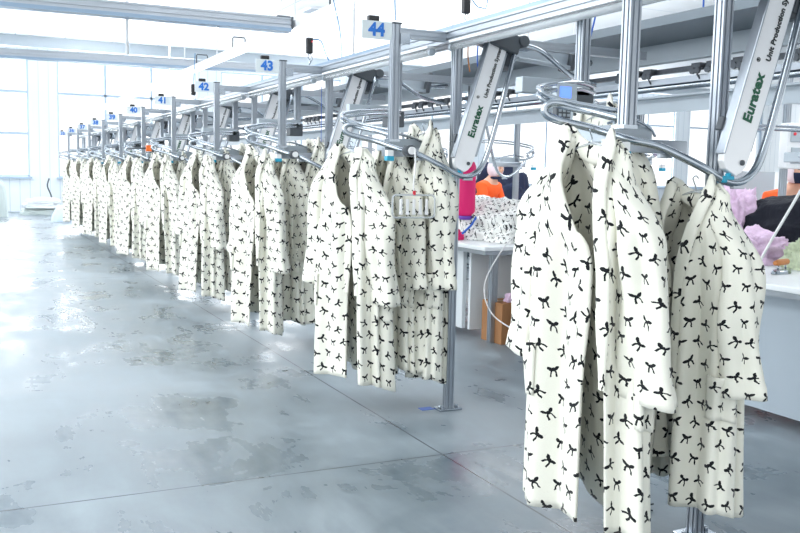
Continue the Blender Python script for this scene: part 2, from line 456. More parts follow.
# main conveyor
cv = empty('overhead_conveyor', (3.4, -.5, 2.04)); tag(cv, 'long grey overhead chain conveyor with light side fascia and trolleys', 'conveyor')
CL = SY(NS-1)+1
a = MB(); a.box((.25, CL/2, .006), (.5, CL, .012)); a.box((.0, CL/2, .02), (.02, CL, .05)); a.build('tray', M['tray'], cv)
a = MB(); a.box((.49, CL/2, -.055), (.02, CL, .12)); a.box((.47, CL/2, -.115), (.06, CL, .012)); a.build('fascia_panel', M['fascia'], cv)
a = MB(); a.box((.52, CL/2, -.165), (.03, CL, .03)); a.build('drive_chain', M['chain'], cv)
a = MB(); a.tube([(.48, 0, -.27), (.48, CL, -.27)], .022, 10); a.build('track_tube', M['steel'], cv)
a = MB(); a.box((.5, CL/2, -.235), (.012, CL, .05)); a.build('track_web', M['alu'], cv)
a = MB(); a.box((.5, CL/2, -.37), (.01, CL, .10)); a.box((.47, CL/2, -.325), (.06, CL, .012)); a.build('lower_guard', M['fascia'], cv)
tro = MB(); tro.box((0, 0, 0), (.05, .07, .03)); tro.cyl((-.035, -.02, -.03), (-.02, -.02, -.03), .02, 10); tro.cyl((-.035, .02, -.03), (-.02, .02, -.03), .02, 10)
tro.tube([(0, 0, -.01), (0, .01, -.05), (0, -.01, -.075)], .005, 6)
t0 = tro.build('trolley', M['chain'], cv); t0.location = (.49, .3, -.16)
yy = .3; n_ = 0
while yy < CL-.5 and n_ < 90:
    yy += random.choice((.12, .14, .16, .2, .42)); n_ += 1
    t = t0.copy(); COL.objects.link(t); t.parent = cv; t.location = (.49, yy, -.16)
# far strand of the conveyor
longrail('far_conveyor_rail', 4.6, 1.75, profile(.08, .07), M['fascia'], 'rail of the opposite row running behind the conveyor')

# cross bars between posts and conveyor
for k in range(NS):
    # hanging sign post
    y = SY(k)
    r = empty('sign_post', (1.87, y, 1.378)); tag(r, 'slotted aluminium sign post hanging over the loop ' + where(k), 'post', 'hanging sign posts')
    a = MB(); a.prism(P6, (0, 0, 0), (0, 0, .545)); a.build('post_profile', M['alu'], r)
    a = MB(); a.box((0, 0, .549), (.048, .048, .008)); a.build('end_cap', M['darkgrey'], r)
    a = MB(); a.box((0, 0.01, -.006), (.055, .06, .012)); a.build('foot_plate', M['steel'], r)
    r = empty('cross_bar', (1.89, y, 1.885)); tag(r, 'aluminium cross bar behind the sign post ' + where(k), 'cross bar', 'cross bars')
    a = MB(); a.prism(profile(.045, .045, .006, .005), (0, 0, 0), (.25, 0, 0)); a.prism(profile(.045, .045, .006, .005), (.38, 0, .0), (1.5, 0, 0)); a.build('arm_profile', M['alu'], r)
    a = MB(); a.box((.02, -.028, -.03), (.05, .006, .05)); a.build('corner_bracket', M['steel'], r)
    # floor post
    r = empty('floor_post', (2.22, 2.24+1.768*k, 0)); tag(r, 'tall slotted aluminium floor post ' + where(k), 'post', 'floor posts')
    a = MB(); a.prism(P6, (0, 0, .01), (0, 0, 1.855)); a.build('post_profile', M['alu'], r)
    a = MB(); a.box((0, 0, .006), (.13, .075, .012)); a.build('base_plate', M['steel'], r, bevel=.003)
    for sx in (-.048, .048):
        a = MB(); a.cyl((sx, 0, .012), (sx, 0, .026), .01, 6); a.build('anchor_bolt', M['steel'], r)
    # mid hanging post
    r = empty('drop_post', (2.22, y+.71, 1.5)); tag(r, 'short aluminium drop post under the main rail ' + where(k), 'post', 'short drop posts')
    a = MB(); a.prism(P6, (0, 0, 0), (0, 0, .355)); a.build('post_profile', M['alu'], r)
    a = MB(); a.box((-.02, 0, .02), (.1, .09, .09)); a.build('clamp_block', M['darkgrey'], r, bevel=.006)
    a = MB(); a.box((-.15, -.02, .06), (.32, .05, .06)); a.build('cross_channel', M['fascia'], r, bevel=.004)
    # linear lamp
    r = empty('linear_lamp', (2.13, y+.12, 1.825)); tag(r, 'milky linear lamp under the main rail ' + where(k), 'lamp', 'linear lamps')
    a = MB(); a.tube([(0, 0, 0), (0, 1.5, 0)], .016, 12); a.build('diffuser', M['clear'], r)
    a = MB(); a.box((0, .75, .025), (.05, 1.5, .012)); a.build('lamp_housing', M['white'], r)
    for q in (-.01, 1.5):
        a = MB(); a.cyl((0, q, 0), (0, q+.02, 0), .018, 12); a.build('lamp_cap', M['fascia'], r)
    # sign
    if k:
        r = empty('number_sign', (1.835, y-.03, 1.843)); num = str(45-k)
        tag(r, 'pale sign plate with blue number %s on its hanging post' % num, 'sign', 'station number signs')
        a = MB(); a.box((-.075, 0, .04), (.155, .006, .085)); pl = a.build('plate', M['signplate'], r, bevel=.002)
        text_mesh('blue_number', num, .082, M['blue'], pl, Matrix.Translation((-.078, -.004, .04)) @ Matrix.Rotation(PI/2, 4, 'X'), bold=.0035, align='CENTER')
        a = MB(); a.box((-.09, .012, .094), (.055, .03, .026)); a.build('lamp_box', M['black'], r, bevel=.005)

# ---- loop rail, built once then copied
def make_loop():
    r = empty('loop_rail', (0, SY(0), 0))
    path = spline([(2.50, -.11, 1.86), (2.42, -.11, 1.56), (2.352, -.11, 1.33), (2.30, -.11, 1.235), (2.21, -.11, 1.205), (2.10, -.085, 1.256), (2.0, -.01, 1.314),
                   (1.93, .05, 1.335), (1.85, .15, 1.373), (1.765, .20, 1.394), (1.722, .222, 1.413), (1.716, .225, 1.438), (1.742, .21, 1.453), (1.81, .175, 1.438), (1.895, .045, 1.398)], 6)
    a = MB(); a.tube(path, .0135, 12); a.build('loop_tube', M['steel'], r)
    p2 = spline([(1.90, .06, 1.425), (1.80, .17, 1.452), (1.73, .225, 1.475), (1.708, .245, 1.495), (1.735, .285, 1.512), (1.86, .33, 1.535), (2.0, .42, 1.55), (2.2, .60, 1.56)], 6)
    a = MB()
    a.tube(p2, .008, 8); a.tube([p+Vector((0, 0, -.022)) for p in p2], .008, 8); a.build('guide_strip', M['steel'], r)
    a = MB(); a.box((1.905, .13, 1.365), (.05, .06, .025)); a.build('loop_bracket', M['fascia'], r, bevel=.004)
    a = MB(); a.box((2.05, .12, 1.32), (.34, .035, .045)); a.build('stay_bar', M['alu'], r, bevel=.003)
    a = MB(); a.box((2.04, .27, 1.36), (.17, .2, .06)); a.build('drive_box', M['fascia'], r, bevel=.006)
    a = MB(); a.cyl((1.965, .02, 1.325), (1.965, -.03, 1.325), .027, 20); a.build('roller', M['darkgrey'], r)
    a = MB(); a.cyl((1.965, -.03, 1.325), (1.965, -.045, 1.325), .019, 20); a.build('roller_cap', M['plastic_white'], r)
    a = MB()
    for q in (0, .03): a.tube(spline([(1.90, .10+q, 1.39), (1.98, .12+q, 1.41), (2.10, .16+q, 1.385), (2.16, .2+q, 1.36)], 4), .005, 6)
    a.build('latch_wire', M['steel'], r)
    a = MB(); a.box((1.86, .0, 1.31), (.035, .03, .03)); a.build('white_block', M['plastic_white'], r, bevel=.003)
    a = MB(); a.box((1.86, -.0, 1.285), (.04, .036, .024)); a.build('teal_clip', M['teal'], r, bevel=.004)
    for q in ((2.02, -.012, 1.285), (2.24, -.11, 1.192)):
        a = MB(); a.box(q, (.05, .018, .014)); a.build('rail_joint', M['alu'], r, bevel=.002)
    return r
def make_arm():
    r = empty('lift_arm', (2.212, SY(0)-.12, 1.26))
    d = Vector((.165, 0, .53)).normalized(); x = Vector((d.z, 0, -d.x)); ang = math.atan2(d.x, d.z)
    rot = Matrix((x, Vector((0, 1, 0)), d)).transposed()        # local: x across, z along arm
    W = .054
    def place(mb): mb.v = [rot @ Vector(v) for v in mb.v]; return mb
    # rounded end cover
    pts = [(-W, .66), (-W, .02)]
    for k in range(9):
        a_ = PI*(k/8); 
    pts += [(-W+.006, .0), (-.03, -.022), (.02, -.03), (W*.72, -.012), (W*.93, .012), (W, .045), (W, .66)]
    a = MB(); a.v = []
    n = len(pts)
    for yy_ in (-.014, .014):
        for p in pts: a.v.append(Vector((p[0], yy_, p[1])))
    a.f = [list(range(n)), list(reversed(range(n, 2*n)))]; a.smooth = [False]*2
    for i in range(n): j = (i+1) % n; a.f.append([j, i, n+i, n+j]); a.smooth.append(False)
    cp = place(a).build('cover_panel', M['panelwhite'], r, bevel=.003)
    a = MB(); a.box((-W-.003, 0, .34), (.007, .04, .64)); place(a).build('edge_trim', M['alu'], r, bevel=.003)
    a = MB(); a.box((W+.012, .03, .36), (.02, .05, .58)); place(a).build('inner_rail', M['alu'], r, bevel=.003)
    a = MB(); a.cyl((.028, -.014, .018), (.028, -.019, .018), .009, 16); a.tube([(.028, -.019, .018), (.028, -.0205, .018)], .005, 8); place(a).build('bolt', M['darkgrey'], r)
    T = rot.to_4x4()
    def lay(xx, zz): return T @ Matrix.Translation((xx, -.0155, zz)) @ Matrix.Rotation(PI/2, 4, 'X') @ Matrix.Rotation(PI/2, 4, 'Z')
    text_mesh('green_lettering', 'Euratex', .052, M['green'], cp, lay(.0, .145), bold=.0016)
    text_mesh('registered_mark', '®', .02, M['ink'], cp, lay(-.026, .338))
    text_mesh('small_lettering', 'Unit Production System', .027, M['ink'], cp, lay(.014, .355), bold=.0008, space=1.02)
    a = MB(); a.box((.03, .03, .66), (.16, .14, .09)); a.box((.10, .05, .62), (.05, .1, .14)); a.cyl((.12, -.05, .69), (.12, .1, .69), .03, 14)
    place(a).build('drive_head', M['darkgrey'], r, bevel=.006)
    a = MB(); a.tube(spline([(.30, .0, .62), (.48, .05, .60), (.72, .12, .50), (.95, .2, .47)], 5), .014, 8)
    a.tube(spline([(.26, .1, .60), (.5, .2, .62), (.8, .35, .60), (1.1, .45, .62)], 5), .02, 8); a.build('transfer_tube', M['steel'], r)
    a = MB(); a.box((.62, .24, .61), (.5, .03, .09), Matrix.Rotation(.35, 3, 'Z')); a.box((.62, .21, .56), (.5, .03, .02), Matrix.Rotation(.35, 3, 'Z')); a.build('transfer_guard', M['fascia'], r, bevel=.004)
    a = MB(); a.box((.86, .33, .62), (.04, .12, .15), Matrix.Rotation(.2, 3, 'Y')); a.build('guard_end', M['darkgrey'], r, bevel=.01)
    a = MB(); a.box((-W-.010, .03, .12), (.010, .025, .045)); place(a).build('limit_switch', M['darkgrey'], r, bevel=.003)
    a = MB(); a.box((-.02, .0, -.045), (.05, .03, .022)); a.cyl((-.01, 0, -.05), (-.01, 0, -.025), .01, 8); a.build('teal_clip', M['teal'], r, bevel=.006)
    return r
L0, A0 = make_loop(), make_arm()
for k in range(NS):
    l = L0 if k == 0 else copy_tree(L0); l.location.y = SY(k)+.02*min(k, 4)
    tag(l, 'looped steel garment rail ' + where(k), 'garment rail', 'loop rails of the near row')
    q = A0 if k == 0 else copy_tree(A0); q.location.y = SY(k)-.105+.035*min(k, 4)
    tag(q, 'leaning white lift arm lettered in green ' + where(k), 'lift arm', 'lift arms of the near row')
for ch in list(L0.children):
    if ch.name.split('.')[0] in ('roller', 'roller_cap'): ch.location = (.08, .22, .0)
# opposite row: mirrored stations beyond the conveyor
for k in range(1, 9):
    y = SY(k)-.2
    o = L0.children
    l = copy_tree(L0); l.scale = (-1, 1, 1); l.location = (6.6, y-.2, 0)
    tag(l, 'steel loop rail beyond the conveyor ' + where(k), 'garment rail', 'loop rails of the opposite row')
    r = empty('opposite_post', (4.68, y, 0)); tag(r, 'aluminium floor post beyond the conveyor ' + where(k), 'post', 'posts of the opposite row')
    a = MB(); a.prism(P6, (0, 0, .01), (0, 0, 1.8)); a.build('post_profile', M['alu'], r)
    a = MB(); a.box((0, 0, .006), (.17, .11, .012)); a.build('base_plate', M['steel'], r)

# ------------------------------------------------------------------ bathrobes
def make_robe(seed, H=1.20, gapk=1.0, pocket_out=False, WX=.78, DY=.82, shear=0, cs=0, sl_len=.755):
    rnd = random.Random(seed); ph = [rnd.uniform(0, 6.28) for _ in range(8)]
    def top(x):
        ax = abs(x)
        return -.10*(1-ax/.11)**1.4 if ax < .11 else -(ax-.11)*.55
    def bp(u, v, off=0):
        g = (.42*(1-sm(0, .28, v)) + .17 + .06*v)*gapk
        ph_ = -PI/2 + cs*sm(.02, .35, v) + g + u*(2*PI-2*g)
        W = .19+.055*sm(0, .2, v)+.05*v + off; D = .018+.075*sm(0, .14, v)+.035*v + off
        cx, sy = math.cos(ph_), math.sin(ph_)
        A = .046*sm(.02, .4, v)
        d = A*(.46*math.sin(6*ph_+ph[0]+1.2*v)+.40*math.sin(11*ph_+ph[1]-1.0*v)+.16*math.sin(19*ph_+ph[2]+2*v)+.3*math.sin(3*ph_+ph[3]))
        x = (W+d)*math.copysign(abs(cx)**.85, cx); y = (D+d)*math.copysign(abs(sy)**.9, sy)
        hem = -H + .016*math.sin(2*ph_+ph[4]) + .005*math.sin(5*ph_+ph[5])
        z = top(max(-.19, min(.19, (W)*cx)))*(1-v) + hem*v
        x += .012*math.sin(3*v+ph[6])*v
        return Vector((x, y, z))
    r = empty('bathrobe')
    acc = [0]; pv_ = bp(0, .55)
    for i in range(1, 151):
        q = bp(i/150, .55); acc.append(acc[-1]+math.hypot((q.x-pv_.x)*WX, (q.y-pv_.y)*DY)); pv_ = q
    m_ = MB(); m_.grid(bp, 150, 44, uvfn=lambda u, v: (acc[round(u*150)], -v*H))
    m_.build('body', M['fleece'], r, solid=.009)
    # sleeves
    for s in (1, -1):
        p0 = [rnd.uniform(0, 6.28) for _ in range(4)]
        sp = rnd.uniform(-.02, .02); ln = sl_len+rnd.uniform(-.03, .03)
        def sl(u, v, s=s, p0=p0, sp=sp, ln=ln):
            a = u*2*PI
            cx = s*(.125+.135*sm(0, .35, v)+(.055+sp)*v); cz = -.035-ln*v
            if v < .12: cz -= 0
            w = .035+.042*sm(0, .22, v)+.03*v; dd = .03+.03*sm(0, .2, v)-.005*v
            if v > .93: w += .005; dd += .005
            fold = .015*sm(.08, .4, v)*math.sin(3*a+p0[0]+3*v)+.009*math.sin(5*a+p0[1]-4*v)*sm(.1, .4, v)+.006*math.sin(14*v+p0[2]+a)
            y = math.sin(a)*(dd+fold) + .012*math.sin(4*v+p0[3]) - .01
            tilt = s*math.cos(a)*w*(-.65)*(1-sm(0, .5, v)) + s*math.cos(a)*w*.05
            return Vector((cx+math.cos(a)*(w+fold), y, cz + tilt))
        m_ = MB(); m_.grid(sl, 40, 34, closeu=True, uvfn=lambda u, v, s=s: (u*.5+s*2, -v*.85))
        m_.build('sleeve', M['fleece'], r, solid=.008)
    # shawl collar: rolled band along both front edges and round the neck
    path = []
    for k in range(22): path.append(bp(0, .62*(1-k/21)**1.0))
    nb = 12
    for k in range(1, nb): 
        t = k/nb; a_ = PI*t
        path.append(Vector((.11*math.cos(a_), .03*math.sin(a_)+.0, -.065*math.sin(a_)**1.2)))
    for k in range(22): path.append(bp(1, .62*(k/21)))
    N = len(path); path = [p+Vector((0, -.012, .004)) for p in path]
    def cl(u, v):
        i = v*(N-1); i0 = min(int(i), N-2); p = path[i0].lerp(path[i0+1], i-i0)
        t = (path[min(i0+2, N-1)]-path[max(i0-1, 0)]).normalized()
        e = sm(0, .12, v)*sm(0, .12, 1-v); w = .016+.018*e; d = .008+.006*e
        out = Vector((0, -1, 0)); side = t.cross(out).normalized(); out = side.cross(t)
        a = u*2*PI
        return p + side*(math.cos(a)*w) + out*(math.sin(a)*d)
    m_ = MB(); m_.grid(cl, 14, 90, closeu=True, uvfn=lambda u, v: (u*.11, v*1.8))
    m_.build('collar', M['fleece'], r)
    # patch pockets
    for (u0, u1) in ((.10, .20), (.80, .90)):
        def pk(u, v, u0=u0, u1=u1):
            b = .012 + (.02*(1-v)*math.sin(PI*u) if not pocket_out else .05*(1-v)**1.5*math.sin(PI*u))
            p = bp(u0+(u1-u0)*u, .56+.14*v, b); return p
        m_ = MB(); m_.grid(pk, 16, 10, uvfn=lambda u, v: (u*.16+.3, -v*.17))
        m_.build('pocket', M['fleece'], r, solid=.007)
    for ch in r.children: ch.data.transform(Matrix(((1, 0, 0, 0), (0, 1, 0, 0), (-shear, 0, 1, 0), (0, 0, 0, 1))) @ Matrix.Diagonal((WX, DY, 1, 1)))
    return r

def make_hanger():
    r = empty('garment_hanger')
    a = MB(); a.tube(spline([(0, .0, .005), (0, 0, .03), (.0, -.012, .055), (0, -.02, .075), (0, 0, .088), (0, .018, .075)], 4), .0035, 6); a.build('hook', M['steel'], r)
    a = MB(); a.tube(spline([(-.15, .0, -.055), (-.11, 0, -.02), (-.03, 0, .002), (0, 0, .006), (.03, 0, .002), (.11, 0, -.02), (.15, 0, -.055)], 4), .006, 8); a.build('hanger_arms', M['clear'], r)
    return r
protos = [make_robe(1, shear=.17, cs=.45), make_robe(5, WX=.72, DY=.62), make_robe(11, pocket_out=True, WX=.74, sl_len=.70), make_robe(23, gapk=.8, shear=.15, cs=.4)]
hp = make_hanger()
used = set(); hused = False
spots = []
for k in range(NS-1):
    #            X     dY    z    rot    scaleZ
    rj = random.Random(100+k)
    F = [1.77+rj.uniform(-.015, .015), .13+rj.uniform(-.03, .03), 1.345, .36+rj.uniform(-.1, .1), .97, rj.uniform(-.04, .04)]
    Mi = [1.99, .32+rj.uniform(-.06, .04), 1.37, .3+rj.uniform(-.1, .1), 1.0, rj.uniform(-.15, -.02)]
    Rr = [2.19, .22+rj.uniform(-.04, .06), 1.42, rj.uniform(.1, .4), 1.03, rj.uniform(-.1, .1)]
    if k == 0:
        F = [1.77, .04, 1.345, .20, 1.0, -.02]; Mi = [2.03, .36, 1.46, .05, 1.0, -.12]; Rr = [2.14, -.03, 1.20, .0, .87, -.02]
    if k == 1:
        F = [1.75, .24, 1.345, .42, .975, -.02]; Mi = [2.0, .32, 1.36, .15, .97, -.08]; Rr = [2.14, .20, 1.45, .1, 1.08, .0]
    spots += [(k, 'front', F), (k, 'middle', Mi), (k, 'rear', Rr)]
for k, role, (x_, dy, z_, rot_, sz, tl) in spots:
    pi_ = {'front': (0, 3), 'middle': (1, 1), 'rear': (2, 2)}[role][k % 2]
    if pi_ in used: r = copy_tree(protos[pi_])
    else: r = protos[pi_]; used.add(pi_)
    r.name = 'bathrobe'
    r.location = (x_, SY(k)+dy, z_); r.rotation_euler = (0, tl, -PI/2+rot_); r.scale = (1, 1, sz)
    st = {'front': 'on the aisle side', 'middle': 'tucked between two others', 'rear': 'on the conveyor side'}[role]
    tag(r, 'white bow-print bathrobe %s, %s' % (st, where(k)), 'bathrobe', 'bow-print bathrobes on the loops')
    h = copy_tree(hp) if hused else hp; hused = True
    h.location = (x_, SY(k)+dy, z_-.03); h.scale = (.62, .62, .62); h.rotation_euler = (0, tl, -PI/2+rot_)
    tag(h, 'pale hanger inside the %s bathrobe %s' % (role, where(k)), 'hanger', 'hangers of the bathrobes')

# ------------------------------------------------------------------ small things on the rails
# terminal
r = empty('station_terminal', (1.86, SY(0)+.32, 1.40)); tag(r, 'small station terminal with lit pale blue screen over the nearest loop', 'terminal')
a = MB(); a.box((0, 0, .10), (.085, .03, .06)); a.build('screen_housing', M['fascia'], r, bevel=.004)
a = MB(); a.box((-.008, -.016, .10), (.045, .004, .038)); a.build('lit_screen', M['screen'], r)
a = MB(); a.box((-.01, 0, .03), (.06, .025, .07)); kp = a.build('keypad', M['darkgrey'], r, bevel=.004)
a = MB()
for i in range(3):
    for j in range(4): a.box((-.026+.017*i, -.014, .008+.015*j), (.010, .004, .009))
a.build('keys', M['fascia'], kp)
# clip hanger with cord at station 44
r = empty('clip_hanger', (1.965, SY(1)-.05, 1.09)); tag(r, 'clear rounded clip hanger on a white cord in front of station 44', 'clip hanger')
a = MB(); a.tube(spline([(0, 0, .24), (.003, 0, .16), (-.004, 0, .07), (0, 0, .03)], 4), .004, 6); a.build('cord', M['plastic_white'], r)
a = MB(); a.box((0, -.002, .03), (.012, .01, .02)); a.build('red_tag', M['red'], r)
W_, H_ = .095, .07; fr = []
for (cx, cz, a0) in ((W_, 0, 0), (-W_, 0, 90), (-W_, -H_, 180), (W_, -H_, 270)):
    for q in range(0, 91, 22): fr.append((cx+.02*math.cos(math.radians(a0+q)), 0, cz+.02*math.sin(math.radians(a0+q))))
a = MB(); a.tube(fr, .0055, 8, closed=True); a.build('rounded_frame', M['clear'], r)
for q in (-.07, -.035, 0, .035, .07):
    a = MB(); a.box((q, 0, -.035), (.012, .014, .07)); a.cyl((q, -.008, -.07), (q, .008, -.07), .009, 8); a.build('clip', M['plastic_white'], r, bevel=.002)
# orange sensor, station 40
r = empty('orange_sensor', (1.83, SY(5)-.45, 1.44)); tag(r, 'small orange and black sensor beside the loop of station 40', 'sensor')
a = MB(); a.cyl((-.2, .1, -.01), (0, 0, 0), .01, 8); a.build('sensor_arm', M['darkgrey'], r)
a = MB(); a.box((.02, 0, 0), (.06, .05, .07)); a.build('sensor_body', M['orange_p'], r, bevel=.006)
a = MB(); a.box((.065, 0, 0), (.03, .06, .08)); a.build('sensor_back', M['black'], r, bevel=.004)

def hanging_box(loc, s, label, cable):
    r = empty('hanging_power_box', loc); tag(r, label, 'power box', 'black hanging power boxes')
    a = MB(); a.box((0, 0, 0), (.042*s, .035*s, .1*s)); a.build('box_body', M['black'], r, bevel=.007*s)
    a = MB(); a.cyl((.012*s, -.02*s, .025*s), (.012*s, -.016*s, .025*s), .006*s, 8); a.build('red_light', M['red'], r)
    a = MB(); a.tube(spline([(0, 0, -.05*s), (-.008*s, 0, -.07*s), (.006*s, 0, -.09*s), (0, 0, -.12*s)], 4), .0035*s, 6)
    a.tube(spline([(.008*s, 0, -.05*s), (.02*s, 0, -.08*s), (0, 0, -.12*s)], 4), .0035*s, 6); a.build('hanging_loop', M['steel'], r)
    a = MB(); a.tube(spline(cable, 6), .0035*s, 6); a.build('cable', M['lightblue'], r)
hanging_box((2.28, 6.35, 2.13), 1.15, 'black power box hanging above the rail between signs 43 and 44', [(.02, 0, .05), (.09, 0, .04), (.13, 0, -.05), (.18, 0, -.12), (.25, 0, -.08), (.24, .0, .12), (.18, 0, .36)])
hanging_box((2.37, 4.2, 2.10), 1.0, 'black power box at the top edge above the main rail right of sign 44', [(.02, 0, .05), (.05, 0, .01), (.09, 0, -.01), (.13, 0, .04), (.13, .0, .5)])
hanging_box((2.3, 10.2, 2.1), 1.2, 'black power box farther back between signs 41 and 42', [(0, 0, .05), (.02, 0, .4)])
hanging_box((4.2, 4.2, 2.27), 1.0, 'black power box at the top edge beside the nearest lift arm', [(0, 0, .05), (.02, 0, .4)])
# cables hanging from above
def cable(name, pts, r_, m, label):
    a = MB(); P = [Vector(p) for p in pts]; o0 = P[-1].copy(); a.tube(spline([p-o0 for p in P], 8), r_, 8); o = a.build(name, m); o.location = o0; tag(o, label, 'cable'); return o
cable('hanging_cable', [(3.42, 3.75, 2.6), (3.55, 3.75, 2.3), (3.6, 3.78, 2.05)], .005, M['bluecable'], 'blue cable dropping slanted to the conveyor between the two near posts')
cable('hanging_cable', [(3.1, 4.05, 2.2), (3.1, 4.06, 2.1), (3.1, 4.1, 1.98)], .005, M['bluecable'], 'short blue cable left of the nearest sign post')
cable('hanging_cable', [(1.90, 4.1, 3.0), (1.885, 4.06, 2.3), (1.89, 4.04, 1.95)], .003, M['lightblue'], 'thin pale blue cable dropping onto the post of sign 44')
cable('hanging_cable', [(2.75, 4.71, 2.05), (2.75, 4.72, 1.9), (2.76, 4.71, 1.8)], .004, M['bluecable'], 'short blue cable beside the lift arm of station 44')
cable('hanging_cable', [(2.6, 4.56, 2.05), (2.6, 4.57, 1.9), (2.61, 4.56, 1.8)], .004, M['wood'], 'short tan cable beside the lift arm of station 44')

# ------------------------------------------------------------------ work tables
def table(name, x0, x1, y0, y1, zt, label, base, inset=.1):
    r = empty(name, ((x0+x1)/2, (y0+y1)/2, 0)); tag(r, label, 'table')
    w, l = x1-x0, y1-y0
    a = MB(); a.box((0, 0, zt-.015), (w, l, .03)); a.build('tabletop', M['tabletop'], r, bevel=.006)
    a = MB(); a.box((0, 0, zt-.045), (w-.03, l-.03, .028)); a.build('edge_rail', M['alu'], r)
    a = MB(); a.box((-w/2+.14, inset/2, .06+(zt-.13)/2), (.03, l-.12-inset, zt-.13)); a.build('front_board', base, r)
    a = MB(); a.box((0, -l/2+inset, .06+(zt-.13)/2), (w-.3, .03, zt-.13)); a.build('end_board', base, r)
    for sx in (-1, 1):
        for sy in (-1, 1):
            a = MB(); a.prism(profile(.05, .05, .006, .005), (sx*(w/2-.2), sy*(l/2-.2), 0), (sx*(w/2-.2), sy*(l/2-.2), zt-.06)); a.build('leg', M['alu'], r)
    return r
table('work_table', 3.48, 5.5, .7, 4.85, .72, 'long white work table at the right edge with pale grey front board', M['tablebase'])
table('work_table', 3.22, 4.7, 5.35, 9.5, .72, 'white work table behind the floor post of station 44, loaded with bow-print cloth', M['tablebase_w'], .45)
table('work_table', 5.6, 6.9, 7.0, 9.6, .72, 'white sewing table farther back before the seated orange worker', M['tablebase_w'])

def heap(name, c, d, m, label, cat, seed=0, n=26, rough=.25, fold=6, uvs=1.0, kind=None, group=None):
    r_ = random.Random(seed); ox = r_.uniform(0, 50)
    def fn(u, v):
        a = u*2*PI; b = v*PI/2
        p = Vector((math.cos(a)*math.cos(b), math.sin(a)*math.cos(b), math.sin(b)))
        q = p*fold*.35 + Vector((ox, ox, ox))
        k = 1 + rough*noise.noise(q) + rough*.6*noise.noise(q*2.3) + rough*.35*abs(noise.noise(q*5))
        flat = Vector((math.copysign(abs(p.x)**.7, p.x), math.copysign(abs(p.y)**.7, p.y), p.z**.8 if p.z > 0 else 0))
        return Vector((flat.x*d[0]/2*k, flat.y*d[1]/2*k, max(0, flat.z*d[2]*k)))
    mb = MB(); mb.grid(lambda u, v: fn(u, v), n*3, n, closeu=True, uvfn='pos')
    o = mb.build(name, m); o.location = c; tag(o, label, cat, group, kind)
    return o
heap('cloth_pile', (3.85, 6.25, .722), (.85, 1.45, .30), M['fleece_pile'], 'crumpled heap of white bow-print cloth on the middle table', 'cloth pile', 3, 40, .22, 9)
heap('cloth_pile', (4.3, 7.3, .722), (.6, .9, .26), M['fleece_pile'], 'smaller far heap of white bow-print cloth on the middle table', 'cloth pile', 8, 30, .25, 9)
heap('cloth_pile', (4.98, 4.12, .722), (.82, .95, .40), M['blackcloth'], 'black fleece heap on the right work table', 'cloth pile', 5, 44, .13, 5)
heap('cloth_pile', (4.32, 4.02, .722), (.46, .42, .16), M['pinkcloth'], 'low pink and lilac cloth lying before the black heap', 'cloth pile', 6, 30, .35, 8)
heap('cloth_pile', (4.66, 4.52, .722), (.40, .40, .40), M['pinkcloth'], 'tall pale pink cloth heap left of the black heap', 'cloth pile', 9, 30, .3, 8)
heap('cloth_pile', (4.35, 3.55, .722), (.34, .34, .17), M['sage'], 'sage printed cloth bundle at the right edge of the table', 'cloth pile', 12, 24, .3, 8)
# magenta bag hanging
r = empty('magenta_bag', (3.42, 5.98, .88)); tag(r, 'tall magenta hanging bag beyond the lift arm of station 44', 'bag')
a = MB(); a.tube([(0, 0, .0), (0, 0, .03), (0, 0, .06), (0, 0, .4), (0, 0, .43), (0, 0, .45)], [.03, .055, .072, .072, .06, .02], 22); a.build('bag_body', M['magenta'], r)
a = MB(); a.cyl((0, 0, -.005), (0, 0, .025), .045, 20, .062); a.build('purple_rim', M['purple'], r)
a = MB(); a.cyl((0, 0, .44), (0, 0, 1.0), .006, 6); a.build('hanging_cord', M['darkgrey'], r)
cable('coiled_hose', [(3.47, 5.90, .90), (3.45, 5.9, .87), (3.42, 5.9, .83), (3.36, 5.92, .77)], .009, M['bluecable'], 'short blue hose below the magenta bag')
heap('pink_scrap', (3.36, 6.0, .722), (.09, .1, .07), M['magenta'], 'small magenta scrap on the middle table edge', 'scrap', 15, 14, .3)

# iron with wooden handle
r = empty('hand_iron', (3.95, 3.46, .722), .3); tag(r, 'steel hand iron with wooden grip lying on the right work table', 'iron')
def iron_pt(u, v):
    a = u*2*PI; x = .105*math.cos(a); w = .042*(1-.45*max(0, math.cos(a)))
    s_ = 1-.12*v
    return Vector((x*s_, w*math.sin(a)*s_, .018*v))
mb = MB(); mb.grid(iron_pt, 32, 2, closeu=True); n = len(mb.v); mb.f.append(list(range(n-32, n))); mb.smooth.append(False); mb.build('sole', M['steel'], r)
a = MB(); a.tube(spline([(.04, 0, .02), (.035, 0, .05)], 2), .006, 8); a.tube(spline([(-.05, 0, .02), (-.045, 0, .05)], 2), .006, 8); a.build('grip_stay', M['steel'], r)
a = MB(); a.tube([(-.09, 0, .058), (-.05, 0, .06), (.05, 0, .06), (.06, 0, .058)], [.012, .017, .017, .012], 12); a.build('wooden_grip', M['wood'], r)

